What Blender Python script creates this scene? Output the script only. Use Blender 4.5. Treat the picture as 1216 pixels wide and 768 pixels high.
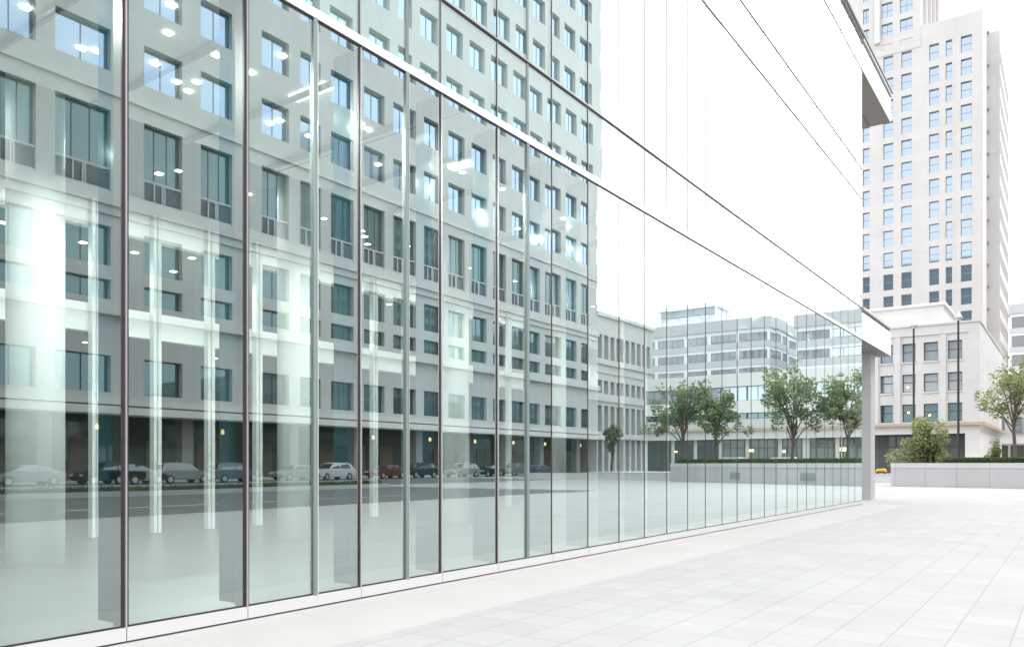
import bpy, math, random
from mathutils import Vector

for o in list(bpy.data.objects):
    bpy.data.objects.remove(o)
random.seed(7)
sc = bpy.context.scene
R = math.radians

# ------------------------------------------------------------------ camera
EYE, F, CX, HZ = 1.4, 952.0, 608.0, 551.0
YAW = math.atan(668.0 / F)
ST, CT = math.sin(YAW), math.cos(YAW)
D = 6.113                                   # camera to the glass wall (plane x = -D)
cd = bpy.data.cameras.new("camera")
cam = bpy.data.objects.new("camera", cd)
sc.collection.objects.link(cam)
cam.location = (0, 0, EYE)
cam.rotation_euler = (math.pi / 2, 0, YAW)
cd.sensor_width = 36
cd.lens = F / 1216 * 36
cd.shift_y = (HZ - 384) / 1216
cd.clip_end = 3000
sc.camera = cam

# ------------------------------------------------------------------ world
SUN_EL, SUN_AZ = 64, 88                     # azimuth clockwise from +y
w = bpy.data.worlds.new("World")
sc.world = w
w.use_nodes = True
nt = w.node_tree
nt.nodes.clear()
sky = nt.nodes.new("ShaderNodeTexSky")
sky.sky_type = 'NISHITA'
sky.sun_disc = False
sky.sun_elevation = R(SUN_EL)
sky.sun_rotation = R(SUN_AZ)
sky.air_density = 1.0
sky.dust_density = 4.0
hs = nt.nodes.new("ShaderNodeHueSaturation")
hs.inputs["Saturation"].default_value = 0.12
tc = nt.nodes.new("ShaderNodeTexCoord")
nz = nt.nodes.new("ShaderNodeTexNoise")
nz.inputs["Scale"].default_value = 2.2
nz.inputs["Detail"].default_value = 5
cr = nt.nodes.new("ShaderNodeMapRange")
cr.inputs["To Min"].default_value = 0.55
cr.inputs["To Max"].default_value = 0.9
mx = nt.nodes.new("ShaderNodeMix")
mx.data_type = 'RGBA'
mx.inputs["B"].default_value = (11.0, 11.2, 11.5, 1)   # the high white cloud sheet
bg = nt.nodes.new("ShaderNodeBackground")
bg.inputs["Strength"].default_value = 0.15
wo = nt.nodes.new("ShaderNodeOutputWorld")
L = nt.links.new
L(sky.outputs[0], hs.inputs["Color"])
L(tc.outputs["Generated"], nz.inputs["Vector"])
L(nz.outputs["Fac"], cr.inputs["Value"])
L(cr.outputs[0], mx.inputs["Factor"])
L(hs.outputs[0], mx.inputs["A"])
L(mx.outputs["Result"], bg.inputs["Color"])
L(bg.outputs[0], wo.inputs[0])

sl = bpy.data.lights.new("sun", 'SUN')
sl.energy = 1.3
sl.angle = R(14)
sl.color = (1, 0.965, 0.92)
so = bpy.data.objects.new("sun", sl)
sc.collection.objects.link(so)
so.location = (60, 0, 120)
_el, _az = R(SUN_EL), R(SUN_AZ)
sdir = Vector((math.sin(_az) * math.cos(_el), math.cos(_az) * math.cos(_el), math.sin(_el)))
so.rotation_euler = (-sdir).to_track_quat('-Z', 'Y').to_euler()

sc.view_settings.view_transform = 'Standard'
sc.view_settings.look = 'None'
sc.view_settings.exposure = 1.0
sc.view_settings.gamma = 1
sc.view_settings.use_curve_mapping = False
sc.render.engine = 'CYCLES'
sc.cycles.use_denoising = True
sc.cycles.max_bounces = 14
sc.cycles.transparent_max_bounces = 24
sc.cycles.glossy_bounces = 6
sc.cycles.caustics_reflective = False
sc.cycles.caustics_refractive = False

# ------------------------------------------------------------------ helpers
def ray(px):
    u = (px - CX) / F
    return (-ST + u * CT, CT + u * ST)

def front(Y, px, py=HZ):                    # point of the plane y = Y seen at a photo pixel
    a, b = ray(px)
    t = Y / b
    return t * a, EYE + t * (HZ - py) / F

def side(X0, px, py=HZ):
    a, b = ray(px)
    t = X0 / a
    return t * b, EYE + t * (HZ - py) / F

def mfront(Y, px, py=HZ):                   # the same, seen in the glass wall
    x, z = front(Y, px, py)
    return -2 * D - x, z

KT = 78.0
def mside(px, py=HZ, K=KT):                 # plane parallel to the wall, seen in the glass
    X = 1276.0 - px
    d = F * K / X
    return d / CT - K * CT * ST / CT / CT * 1.0, EYE + K * (HZ - py) / X

def wally(px):
    return F * (D / CT) / (1276.0 - px) / CT - D * ST / CT

class MB:
    def __init__(s):
        s.v, s.f, s.m = [], [], []
    def quad(s, a, b, c, d, m=0):
        n = len(s.v)
        s.v += [a, b, c, d]
        s.f.append((n, n + 1, n + 2, n + 3))
        s.m.append(m)
    def poly(s, pts, m=0):
        n = len(s.v)
        s.v += pts
        s.f.append(tuple(range(n, n + len(pts))))
        s.m.append(m)
    def box(s, x0, y0, z0, x1, y1, z1, m=0):
        if x0 > x1: x0, x1 = x1, x0
        if y0 > y1: y0, y1 = y1, y0
        if z0 > z1: z0, z1 = z1, z0
        n = len(s.v)
        s.v += [(x0, y0, z0), (x1, y0, z0), (x1, y1, z0), (x0, y1, z0), (x0, y0, z1), (x1, y0, z1), (x1, y1, z1), (x0, y1, z1)]
        for q in ((0, 3, 2, 1), (4, 5, 6, 7), (0, 1, 5, 4), (1, 2, 6, 5), (2, 3, 7, 6), (3, 0, 4, 7)):
            s.f.append(tuple(n + i for i in q))
            s.m.append(m)
    def tube(s, pts, rad, n=8, m=0, cap=True):
        pts = [Vector(p) for p in pts]
        if not hasattr(rad, '__len__'):
            rad = [rad] * len(pts)
        base = len(s.v)
        for i, p in enumerate(pts):
            t = (pts[min(i + 1, len(pts) - 1)] - pts[max(i - 1, 0)]).normalized()
            a = t.cross(Vector((0, 0, 1)) if abs(t.z) < .9 else Vector((1, 0, 0))).normalized()
            b = t.cross(a)
            for k in range(n):
                c, q = math.cos(2 * math.pi * k / n), math.sin(2 * math.pi * k / n)
                s.v.append(tuple(p + (a * c + b * q) * rad[i]))
        for i in range(len(pts) - 1):
            for k in range(n):
                k2 = (k + 1) % n
                s.f.append((base + i * n + k, base + i * n + k2, base + (i + 1) * n + k2, base + (i + 1) * n + k))
                s.m.append(m)
        if cap:
            s.f.append(tuple(base + k for k in range(n)))
            s.m.append(m)
            e = base + (len(pts) - 1) * n
            s.f.append(tuple(e + k for k in reversed(range(n))))
            s.m.append(m)
    def lathe(s, cx, cy, prof, n=24, m=0):
        base = len(s.v)
        for r, z in prof:
            for k in range(n):
                a = 2 * math.pi * k / n
                s.v.append((cx + r * math.cos(a), cy + r * math.sin(a), z))
        for i in range(len(prof) - 1):
            for k in range(n):
                k2 = (k + 1) % n
                s.f.append((base + i * n + k, base + i * n + k2, base + (i + 1) * n + k2, base + (i + 1) * n + k))
                s.m.append(m)
    def build(s, name, mats, parent=None, smooth=False):
        if not isinstance(mats, (list, tuple)):
            mats = [mats]
        off = Vector((0, 0, 0))
        if parent is not None:
            p = parent
            while p is not None:
                off += p.location
                p = p.parent
        me = bpy.data.meshes.new(name)
        me.from_pydata([tuple(Vector(v) - off) for v in s.v], [], s.f)
        for k in mats:
            me.materials.append(k)
        me.polygons.foreach_set("material_index", s.m)
        if smooth:
            me.polygons.foreach_set("use_smooth", [True] * len(s.f))
        me.update()
        o = bpy.data.objects.new(name, me)
        sc.collection.objects.link(o)
        o.parent = parent
        return o

def place(name, mesh, loc, parent, rz=0.0):  # one more part that shares a mesh
    o = bpy.data.objects.new(name, mesh)
    sc.collection.objects.link(o)
    o.parent = parent
    o.location = Vector(loc) - (parent.location if parent else Vector((0, 0, 0)))
    o.rotation_euler = (0, 0, rz)
    return o

def thing(name, label, cat, loc=(0, 0, 0), group=None):
    o = bpy.data.objects.new(name, None)
    sc.collection.objects.link(o)
    o.location = loc
    o.empty_display_size = .3
    return tag(o, label, cat, group)

def tag(o, label, cat, group=None):
    o["label"] = label
    o["category"] = cat
    if group:
        o["group"] = group
    return o

def struct(o):
    o["kind"] = "structure"
    return o

# ------------------------------------------------------------------ materials
MATS = {}
def mat(name, col, rough=.6, metal=0.0, var=0.0, scale=1.5, spec=.4, emit=None, es=0):
    m = bpy.data.materials.new(name)
    m.use_nodes = True
    n = m.node_tree
    b = n.nodes["Principled BSDF"]
    b.inputs["Base Color"].default_value = (*col, 1)
    b.inputs["Roughness"].default_value = rough
    b.inputs["Metallic"].default_value = metal
    b.inputs["Specular IOR Level"].default_value = spec
    if emit:
        b.inputs["Emission Color"].default_value = (*emit, 1)
        b.inputs["Emission Strength"].default_value = es
    if var:
        t = n.nodes.new("ShaderNodeTexCoord")
        z = n.nodes.new("ShaderNodeTexNoise")
        z.inputs["Scale"].default_value = scale
        z.inputs["Detail"].default_value = 6
        r = n.nodes.new("ShaderNodeMapRange")
        r.inputs["From Min"].default_value = .3
        r.inputs["From Max"].default_value = .7
        r.inputs["To Min"].default_value = 1 - var
        r.inputs["To Max"].default_value = 1 + var
        x = n.nodes.new("ShaderNodeMix")
        x.data_type = 'RGBA'
        x.blend_type = 'MULTIPLY'
        x.inputs["Factor"].default_value = 1
        x.inputs["A"].default_value = (*col, 1)
        n.links.new(t.outputs["Object"], z.inputs["Vector"])
        n.links.new(z.outputs["Fac"], r.inputs["Value"])
        n.links.new(r.outputs[0], x.inputs["B"])
        n.links.new(x.outputs["Result"], b.inputs["Base Color"])
    MATS[name] = m
    return m

def panel_mat(name, col, pw, ph, joint=.012, dark=.8, var=.04, rough=.7, off=.0, swap=False, flat=False, spec=.3, streak=0.0):
    """stone or concrete cut in pw x ph panels; u runs along the wall, v is the height (flat: x / y)"""
    m = mat(name, col, rough, spec=spec)
    n = m.node_tree
    b = n.nodes["Principled BSDF"]
    g = n.nodes.new("ShaderNodeNewGeometry")
    s = n.nodes.new("ShaderNodeSeparateXYZ")
    c = n.nodes.new("ShaderNodeCombineXYZ")
    n.links.new(g.outputs["Position"], s.inputs[0])
    if flat:
        n.links.new(s.outputs[1 if swap else 0], c.inputs[0])
        n.links.new(s.outputs[0 if swap else 1], c.inputs[1])
    else:
        a = n.nodes.new("ShaderNodeMath")
        n.links.new(s.outputs[0], a.inputs[0])
        n.links.new(s.outputs[1], a.inputs[1])
        n.links.new(a.outputs[0], c.inputs[0])
        n.links.new(s.outputs[2], c.inputs[1])
    k = n.nodes.new("ShaderNodeTexBrick")
    k.offset = off
    k.inputs["Color1"].default_value = (1 - var, 1 - var, 1 - var, 1)
    k.inputs["Color2"].default_value = (1 + var, 1 + var, 1 + var, 1)
    k.inputs["Mortar"].default_value = (dark, dark, dark * .985, 1)
    k.inputs["Scale"].default_value = 1
    k.inputs["Mortar Size"].default_value = joint
    k.inputs["Mortar Smooth"].default_value = .1
    k.inputs["Brick Width"].default_value = pw
    k.inputs["Row Height"].default_value = ph
    n.links.new(c.outputs[0], k.inputs["Vector"])
    z = n.nodes.new("ShaderNodeTexNoise")
    z.inputs["Scale"].default_value = .55
    z.inputs["Detail"].default_value = 8
    z.inputs["Roughness"].default_value = .65
    mp = n.nodes.new("ShaderNodeVectorMath")
    mp.operation = 'MULTIPLY'
    mp.inputs[1].default_value = (1, 1, 1 - streak)
    n.links.new(g.outputs["Position"], mp.inputs[0])
    n.links.new(mp.outputs[0], z.inputs["Vector"])
    r = n.nodes.new("ShaderNodeMapRange")
    r.inputs["From Min"].default_value = .3
    r.inputs["From Max"].default_value = .7
    r.inputs["To Min"].default_value = .94
    r.inputs["To Max"].default_value = 1.05
    n.links.new(z.outputs["Fac"], r.inputs["Value"])
    x1 = n.nodes.new("ShaderNodeMix")
    x1.data_type = 'RGBA'
    x1.blend_type = 'MULTIPLY'
    x1.inputs["Factor"].default_value = 1
    x1.inputs["A"].default_value = (*col, 1)
    n.links.new(k.outputs["Color"], x1.inputs["B"])
    x2 = n.nodes.new("ShaderNodeMix")
    x2.data_type = 'RGBA'
    x2.blend_type = 'MULTIPLY'
    x2.inputs["Factor"].default_value = 1
    n.links.new(x1.outputs["Result"], x2.inputs["A"])
    n.links.new(r.outputs[0], x2.inputs["B"])
    n.links.new(x2.outputs["Result"], b.inputs["Base Color"])
    return m

def glass_mat(name, trans, gloss, lo, hi):
    """coated glazing: see-through body plus a mirror coat that grows towards grazing view"""
    m = bpy.data.materials.new(name)
    m.use_nodes = True
    n = m.node_tree
    n.nodes.clear()
    t = n.nodes.new("ShaderNodeBsdfTransparent")
    t.inputs[0].default_value = (*trans, 1)
    g = n.nodes.new("ShaderNodeBsdfGlossy")
    g.inputs["Color"].default_value = (*gloss, 1)
    g.inputs["Roughness"].default_value = 0
    lw = n.nodes.new("ShaderNodeLayerWeight")
    lw.inputs["Blend"].default_value = .5
    p = n.nodes.new("ShaderNodeMath")
    p.operation = 'POWER'
    p.inputs[1].default_value = 1.15
    r = n.nodes.new("ShaderNodeMapRange")
    r.inputs["From Max"].default_value = .68
    r.inputs["To Min"].default_value = lo
    r.inputs["To Max"].default_value = hi
    mixs = n.nodes.new("ShaderNodeMixShader")
    o = n.nodes.new("ShaderNodeOutputMaterial")
    n.links.new(lw.outputs["Facing"], p.inputs[0])
    n.links.new(p.outputs[0], r.inputs["Value"])
    n.links.new(r.outputs[0], mixs.inputs[0])
    n.links.new(t.outputs[0], mixs.inputs[1])
    n.links.new(g.outputs[0], mixs.inputs[2])
    n.links.new(mixs.outputs[0], o.inputs[0])
    return m

def window_mat(name, dark, gloss, k, rough=.03):
    m = bpy.data.materials.new(name)
    m.use_nodes = True
    n = m.node_tree
    n.nodes.clear()
    d = n.nodes.new("ShaderNodeBsdfDiffuse")
    d.inputs[0].default_value = (*dark, 1)
    g = n.nodes.new("ShaderNodeBsdfGlossy")
    g.inputs["Color"].default_value = (*gloss, 1)
    g.inputs["Roughness"].default_value = rough
    x = n.nodes.new("ShaderNodeMixShader")
    x.inputs[0].default_value = k
    o = n.nodes.new("ShaderNodeOutputMaterial")
    n.links.new(d.outputs[0], x.inputs[1])
    n.links.new(g.outputs[0], x.inputs[2])
    n.links.new(x.outputs[0], o.inputs[0])
    return m

def clear_mat(name, col):
    m = bpy.data.materials.new(name)
    m.use_nodes = True
    n = m.node_tree
    n.nodes.clear()
    t = n.nodes.new("ShaderNodeBsdfTransparent")
    t.inputs[0].default_value = (*col, 1)
    o = n.nodes.new("ShaderNodeOutputMaterial")
    n.links.new(t.outputs[0], o.inputs[0])
    return m

M_ground = mat("city ground", (.32, .32, .31), .9, var=.06, scale=.05)
M_pave = panel_mat("plaza pavers", (.33, .33, .33), .45, .41, joint=.006, dark=.76, var=.03, flat=True, swap=True, off=.0)
M_border = panel_mat("plaza border slabs", (.375, .37, .363), 1.25, 1.45, joint=.006, dark=.86, var=.015, flat=True, swap=True)
M_asph = mat("asphalt", (.11, .113, .112), .9, var=.15, scale=.4)
M_kerb = mat("kerb stone", (.5, .5, .49), .8, var=.06)
M_paint = mat("road paint", (.75, .75, .73), .7, var=.06)
M_white = mat("white metal panel", (.50, .50, .505), .35, spec=.5)
M_fascia = mat("white canopy panel", (.88, .88, .88), .4, var=.015, scale=.4)
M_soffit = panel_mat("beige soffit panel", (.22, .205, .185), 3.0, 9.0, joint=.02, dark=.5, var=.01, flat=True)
M_stone_col = mat("pale column cladding", (.40, .40, .398), .5, var=.03)
M_darkmet = mat("dark bronze metal", (.035, .030, .032), .4, metal=.2)
M_silver = mat("satin silver trim", (.62, .57, .58), .3, metal=.7)
M_sage = mat("sage grey anodised tube", (.20, .24, .23), .35, metal=.3)
M_pale_edge = mat("pale sealant edge", (.75, .78, .76), .5)
M_upmul = mat("grey joint profile", (.35, .35, .35), .5)
M_glass = glass_mat("coated facade glass", (.83, .965, .945), (.86, .955, .945), .28, .95)
M_gedge = clear_mat("glass edge", (.97, .99, .98))
M_fin = window_mat("blue glass fin", (.003, .05, .066), (.6, .75, .8), .08, .1)
M_int_floor = mat("lobby stone floor", (.18, .197, .195), .35, var=.04, scale=.6)
M_int_white = mat("lobby white plaster", (.93, .95, .94), .7)
M_int_ceil = mat("lobby grey ceiling", (.14, .155, .15), .8)
M_int_dark = mat("lobby dark wall", (.09, .10, .095), .7, var=.1)
M_post = mat("lobby white post paint", (.80, .83, .82), .5)
M_int_col = mat("lobby round column plaster", (.92, .94, .93), .5)
M_light = mat("ceiling lamp panel", (.9, .9, .9), .5, emit=(1, .95, .85), es=7)
M_warm = mat("warm wall lamp", (.9, .7, .4), .5, emit=(1, .72, .34), es=.9)
M_tower = panel_mat("warm limestone cladding", (.50, .51, .505), 4.67, 6.5, joint=.03, dark=.86, var=.02, streak=.7)
M_podium = panel_mat("pale limestone blocks", (.56, .557, .547), 2.3, .9, joint=.02, dark=.88, var=.03)
M_dtower = panel_mat("precast panel cladding", (.50, .487, .476), 3.1, 1.56, joint=.025, dark=.88, var=.02, streak=.6)
M_dstone = panel_mat("pale stone facing", (.56, .55, .54), 1.5, .9, joint=.018, dark=.9, var=.02, streak=.5)
M_ledge = mat("tan stone ledge", (.42, .34, .26), .7, var=.06)
M_frame = mat("dark window frame", (.07, .075, .08), .5)
M_frame2 = mat("grey window frame", (.25, .27, .28), .5)
M_win_sky = window_mat("sky blue window glass", (.05, .07, .09), (.60, .76, 1.0), .60)
M_win_tower = window_mat("pale blue tower glass", (.05, .075, .10), (.72, .85, 1.0), .33)
M_win_dark = window_mat("teal window glass", (.05, .08, .085), (.5, .68, .72), .30)
M_win_blue = window_mat("grey blue window glass", (.33, .35, .365), (.75, .83, .9), .40)
M_win_pale = window_mat("pale rooftop glazing", (.5, .54, .58), (.8, .88, .95), .3)
M_shop = window_mat("dark shop glass", (.10, .115, .105), (.5, .55, .55), .10)
M_pier = mat("shaded arcade pier stone", (.30, .30, .29), .8, var=.05)  # arcade shade is put into this darker stone colour
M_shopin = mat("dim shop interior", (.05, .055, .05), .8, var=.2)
M_beige = mat("beige concrete band", (.72, .71, .69), .8, var=.04, scale=.3)
M_band = mat("blue grey spandrel", (.53, .545, .56), .6, var=.03)
M_band2 = mat("pale office cladding", (.84, .85, .86), .6, var=.03)
M_grey_dark = mat("slate parapet cladding", (.48, .495, .51), .6, var=.04)
M_bark = mat("bark", (.12, .095, .075), .9, var=.2, scale=4)
def leaf_mat(name, a, b):
    m = mat(name, a, .6)
    n = m.node_tree
    g = n.nodes.new("ShaderNodeNewGeometry")
    r = n.nodes.new("ShaderNodeMix")
    r.data_type = 'RGBA'
    r.inputs["A"].default_value = (*a, 1)
    r.inputs["B"].default_value = (*b, 1)
    n.links.new(g.outputs["Random Per Island"], r.inputs["Factor"])
    bs = n.nodes["Principled BSDF"]
    n.links.new(r.outputs["Result"], bs.inputs["Base Color"])
    tr = n.nodes.new("ShaderNodeBsdfTranslucent")
    n.links.new(r.outputs["Result"], tr.inputs[0])
    mixs = n.nodes.new("ShaderNodeMixShader")
    mixs.inputs[0].default_value = .5
    n.links.new(bs.outputs[0], mixs.inputs[1])
    n.links.new(tr.outputs[0], mixs.inputs[2])
    n.links.new(mixs.outputs[0], n.nodes["Material Output"].inputs[0])
    return m
M_leaf = leaf_mat("street tree leaves", (.16, .21, .11), (.32, .38, .21))
M_leaf2 = leaf_mat("pale young leaves", (.15, .20, .075), (.34, .38, .18))
M_leaf3 = leaf_mat("dark hedge leaves", (.04, .07, .03), (.11, .16, .06))
M_planter = panel_mat("grey granite planter", (.40, .40, .403), 1.45, 4.0, joint=.012, dark=.55, var=.03)
M_cap = panel_mat("grey granite coping", (.46, .46, .463), 1.45, 4.0, joint=.012, dark=.6, var=.02)
M_lamp = mat("black lamp post paint", (.02, .02, .022), .4)
M_lamphead = mat("grey lamp dome", (.35, .36, .38), .4, metal=.3)
M_yellow = mat("yellow plastic", (.75, .36, .03), .5, var=.1)
M_tyre = mat("tyre rubber", (.02, .02, .02), .9)
M_rim = mat("alloy rim", (.5, .5, .52), .35, metal=.8)
M_carglass = window_mat("car glass", (.01, .012, .014), (.7, .8, .85), .25)
M_tail = mat("red tail lamp", (.4, .02, .02), .3)
M_head = mat("clear head lamp", (.7, .72, .75), .2)
PAINT = [mat("silver car paint", (.26, .275, .29), .3, metal=.4), mat("black car paint", (.015, .016, .018), .25),
         mat("white car paint", (.52, .52, .52), .3), mat("dark red car paint", (.10, .028, .028), .3),
         mat("blue grey car paint", (.12, .15, .18), .3, metal=.4)]

# ------------------------------------------------------------------ ground, roads
def sheet(name, x0, y0, x1, y1, z, m):
    b = MB()
    b.quad((x0, y0, z), (x1, y0, z), (x1, y1, z), (x0, y1, z))
    return struct(b.build(name, m))
sheet("ground", -1500, -1500, 1500, 1500, -.06, M_ground)
PLX = 8.2
sheet("plaza_paving", -4.68, -80, PLX, 66, 0, M_pave)
sheet("plaza_paving", -40, 30.16, -4.68, 66, 0, M_pave)
sheet("plaza_border", -D - .03, -80, -4.68, 30.16, 0.0, M_border)
sheet("plaza_paving", PLX, 38, 26, 66, 0, M_pave)
sheet("road", PLX + .15, -200, 23, 37.85, -.05, M_asph)
sheet("road", 24.6, -200, 49, 64, -.05, M_asph)
sheet("road", -140, 68.6, 33, 79, .40, M_asph)
sheet("road", 33, 64, 49, 66.4, -.045, M_asph)
sheet("road", 33, 79, 49, 300, -.045, M_asph)
for k in range(22):
    sheet("road_marking", 36.9, -60 + 8 * k, 37.05, -57 + 8 * k, -.04, M_paint)
for k in range(12):
    sheet("road_marking", -60 + 7 * k, 73.6, -57 + 7 * k, 73.75, .404, M_paint)
b = MB()
b.box(PLX, -80, -.06, PLX + .15, 38, .012)
b.box(PLX, 37.85, -.06, 26, 38, .011)
struct(b.build("kerb", M_kerb))
b = MB()
b.box(-140, 66, -.06, 33, 66.4, .16)
b.box(-140, 67.4, -.06, 33, 67.8, .34)
b.box(-140, 68.2, -.06, 33, 68.6, .52)
b.box(-140, 79, -.06, 33, 79.3, .54)
b.box(32.8, 68.61, -.06, 33, 78.99, .41)
struct(b.build("kerb", M_kerb))
sheet("pavement", -140, 79.3, 33, 140, .53, M_beige)
sheet("pavement", -140, 66.4, 33, 67.4, .155, M_pave)
sheet("pavement", -140, 67.8, 33, 68.2, .335, M_pave)
b = MB()
b.box(49, -200, -.06, 49.25, 150, .11)
struct(b.build("kerb", M_kerb))
sheet("pavement", 49.25, -200, 75, 150, .09, M_beige)

# low median wall with clipped ground cover between the carriageways
b = MB()
b.box(23, -60, -.06, 24.6, 37, .18)
md = thing("median_strip", "long low roadside median bed of clipped dark hedge inside a stone kerb", "median", (23.8, 0, 0))
b.box(24.3, -60, .18, 24.6, 37, .42)
b.build("kerb", M_kerb, md)

# ------------------------------------------------------------------ leaves
def leaf_cloud(mb, blobs, n, size, rnd):
    for _ in range(n):
        c, r = rnd.choice(blobs)
        while True:
            p = Vector((rnd.uniform(-1, 1), rnd.uniform(-1, 1), rnd.uniform(-1, 1)))
            if .25 < p.length < 1:
                break
        p = Vector(c) + p * r
        s = size * rnd.uniform(.6, 1.3)
        a = Vector((rnd.gauss(0, 1), rnd.gauss(0, 1), rnd.gauss(0, .6))).normalized()
        q = a.cross(Vector((rnd.gauss(0, 1), rnd.gauss(0, 1), rnd.gauss(0, 1)))).normalized() * s * .55
        a = a * s
        mb.quad(tuple(p - a), tuple(p + q), tuple(p + a), tuple(p - q))

def hedge_mesh(mb, x0, y0, x1, y1, z0, z1, n, rnd, size=.09):
    for _ in range(n):
        f = rnd.random()
        t = rnd.random()
        cx, cy = x0 + (x1 - x0) * t, y0 + (y1 - y0) * t
        dx, dy = (y1 - y0), -(x1 - x0)
        l = math.hypot(dx, dy)
        o = rnd.uniform(-.5, .5)
        z = z0 + (z1 - z0) * rnd.random()
        if f < .5:
            z = z1 + rnd.uniform(-.04, .04)
        else:
            o = rnd.choice((-.5, .5)) + rnd.uniform(-.04, .04)
        p = Vector((cx + dx / l * o, cy + dy / l * o, z))
        a = Vector((rnd.gauss(0, 1), rnd.gauss(0, 1), rnd.gauss(0, 1))).normalized() * size
        q = a.cross(Vector((rnd.gauss(0, 1), rnd.gauss(0, 1), rnd.gauss(0, 1)))).normalized() * size * .6
        mb.quad(tuple(p - a), tuple(p + q), tuple(p + a), tuple(p - q))

b = MB()
rn = random.Random(3)
b.box(23.3, -59.5, .18, 24.1, 36.6, .34)
hedge_mesh(b, 23.7, -20, 23.7, 36.6, .18, .37, 6000, rn, .05)
b.build("clipped_hedge", M_leaf3, md)

# ------------------------------------------------------------------ the glass office building
Y0, Y1 = -6.0, wally(1023.6)
gb = thing("glass_office_building", "large glass fronted office building with white floor bands along the pale plaza", "office building", (-D, 12, 0))
majors_px = [148, 292, 427, 523, 590, 655, 698, 735, 765.2, 791.8, 816.5, 837.6, 857.4, 875.4, 892, 907.7, 921.5, 934.5, 946.7, 957.7, 968.9, 979.4, 989.2, 998.6, 1007.2, 1015.2]
slims_px = [374, 483, 626]
majors = [wally(p) for p in majors_px]
slims = [wally(p) for p in slims_px]
majors = [-5.85, -4.7, -3.55, -2.4, -1.25, -.1, 1.05, 2.25] + majors + [Y1 - .02]
lines_y = sorted(majors + slims)
ZB0, ZB1 = 5.77, 5.88
ZC, ZD, ZE, ZF, ZR = 6.89, 10.72, 11.78, 15.25, 16.37

# plinth: a run of metal panels over a shadow gap
for a, c in zip(majors[:-1], majors[1:]):
    b = MB()
    b.box(-D - .05, a + .004, .016, -D + .03, c - .004, .12)
    b.build("plinth_panel", M_white, gb)
b = MB()
b.box(-D - .09, Y0, -.05, -D - .02, Y1, .118)
b.build("plinth_base", M_darkmet, gb)
b = MB()
b.box(-D - .02, majors[0], .12, -D + .004, Y1, .135)
b.build("glazing_gasket", M_darkmet, gb)

# panes
def pane(mb, a, c, z0, z1, rnd):
    j = [rnd.uniform(-.0012, .0012) for _ in range(4)]
    x0, x1 = -D - .022, -D
    n = len(mb.v)
    mb.v += [(x0, a, z0), (x0, c, z0), (x0, c, z1), (x0, a, z1), (x1 + j[0], a, z0), (x1 + j[1], c, z0), (x1 + j[2], c, z1), (x1 + j[1] + j[3] - j[0] if False else x1 + j[0] + j[2] - j[1], a, z1)]
    for q, m in (((4, 5, 6, 7), 0), ((0, 3, 2, 1), 1), ((0, 1, 5, 4), 1), ((1, 2, 6, 5), 1), ((2, 3, 7, 6), 1), ((3, 0, 4, 7), 1)):
        mb.f.append(tuple(n + i for i in q))
        mb.m.append(m)
rp = random.Random(11)
upper = MB()
for a, c in zip(lines_y[:-1], lines_y[1:]):
    for z0, z1, kind in ((.125, ZB0 - .01, "glass_pane"), (ZB1, ZC - .03, "spandrel_pane"), (ZC, ZD - .03, "upper_pane"),
                         (ZD, ZE - .03, None), (ZE, ZF - .03, None), (ZF, ZR - .05, None)):
        if kind:
            b = MB()
            pane(b, a + .006, c - .006, z0, z1, rp)
            b.build(kind, [M_glass, M_gedge], gb)
        else:
            pane(upper, a + .006, c - .006, z0, z1, rp)
o = upper.build("top_glazing", [M_glass, M_gedge], gb)
o["kind"] = "stuff"

# mullions, ground storey
for y in majors[:-1]:
    b = MB()
    hw_ = .026 if y < 5 else (.017 if y < 9 else .011)
    pr = .016 if y < 9 else .004
    b.box(-D - .12, y - hw_, .12, -D + (.012 if y < 9 else .004), y + hw_, ZB0 - .03, 0)
    if y < 9:
        b.box(-D + .012, y - .006, .12, -D + .012 + pr, y + .006, ZB0 - .03, 1)
    b.build("mullion", [M_darkmet, M_silver], gb)
    if y > -2.5:
        b = MB()
        b.box(-D - .38, y - .010, .14, -D - .125, y + .010, ZB0 - .03, 0)
        b.build("glass_fin", M_fin, gb)
for y in slims:
    b = MB()
    b.tube([(-D + .012, y - .006, .12), (-D + .012, y - .006, ZB0)], .026, 12, 0)
    b.box(-D - .05, y - .022, .12, -D, y + .022, ZB0 - .03, 0)
    b.box(-D, y + .021, .12, -D + .012, y + .034, ZB0 - .03, 1)
    b.build("slim_mullion", [M_sage, M_pale_edge], gb)
# upper storeys: one slender joint profile per line
for y in lines_y[:-1]:
    b = MB()
    sl_ = any(abs(y - s) < 1e-6 for s in slims)
    for z0, z1 in ((ZB1, ZC - .03), (ZC, ZD - .03), (ZD, ZE - .03), (ZE, ZF - .03), (ZF, ZR - .05)):
        if sl_:
            b.box(-D - .05, y - .02, z0, -D + .012, y + .02, z1, 2)
        else:
            b.box(-D - .05, y - .011, z0, -D + .007, y + .011, z1, 0)
            if y < 11.5:
                b.box(-D + .003, y - .004, z0, -D + .010, y + .004, z1, 1)
    b.build("joint_profile", [M_upmul if y > 11.5 else M_darkmet, M_silver, M_sage], gb)  # the paler far profiles have sky glare put into their colour
# transoms
b = MB()
b.box(-D - .02, Y0, ZB0 + .005, -D + .022, Y1 + .0, ZB1 - .015, 0)
b.box(-D - .02, Y0, ZB0 - .018, -D + .010, Y1, ZB0 + .003, 1)
b.build("floor_band", [M_fascia, M_darkmet], gb)
for z in (ZC, ZD, ZE, ZF):
    b = MB()
    b.box(-D - .05, Y0, z - .036, -D + .012, Y1, z - .012, 1)
    b.box(-D - .05, Y0, z - .012, -D + (.022 if z == ZC else .010), Y1, z, 0)
    b.build("transom", [M_silver if z == ZC else M_upmul, M_darkmet], gb)
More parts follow.
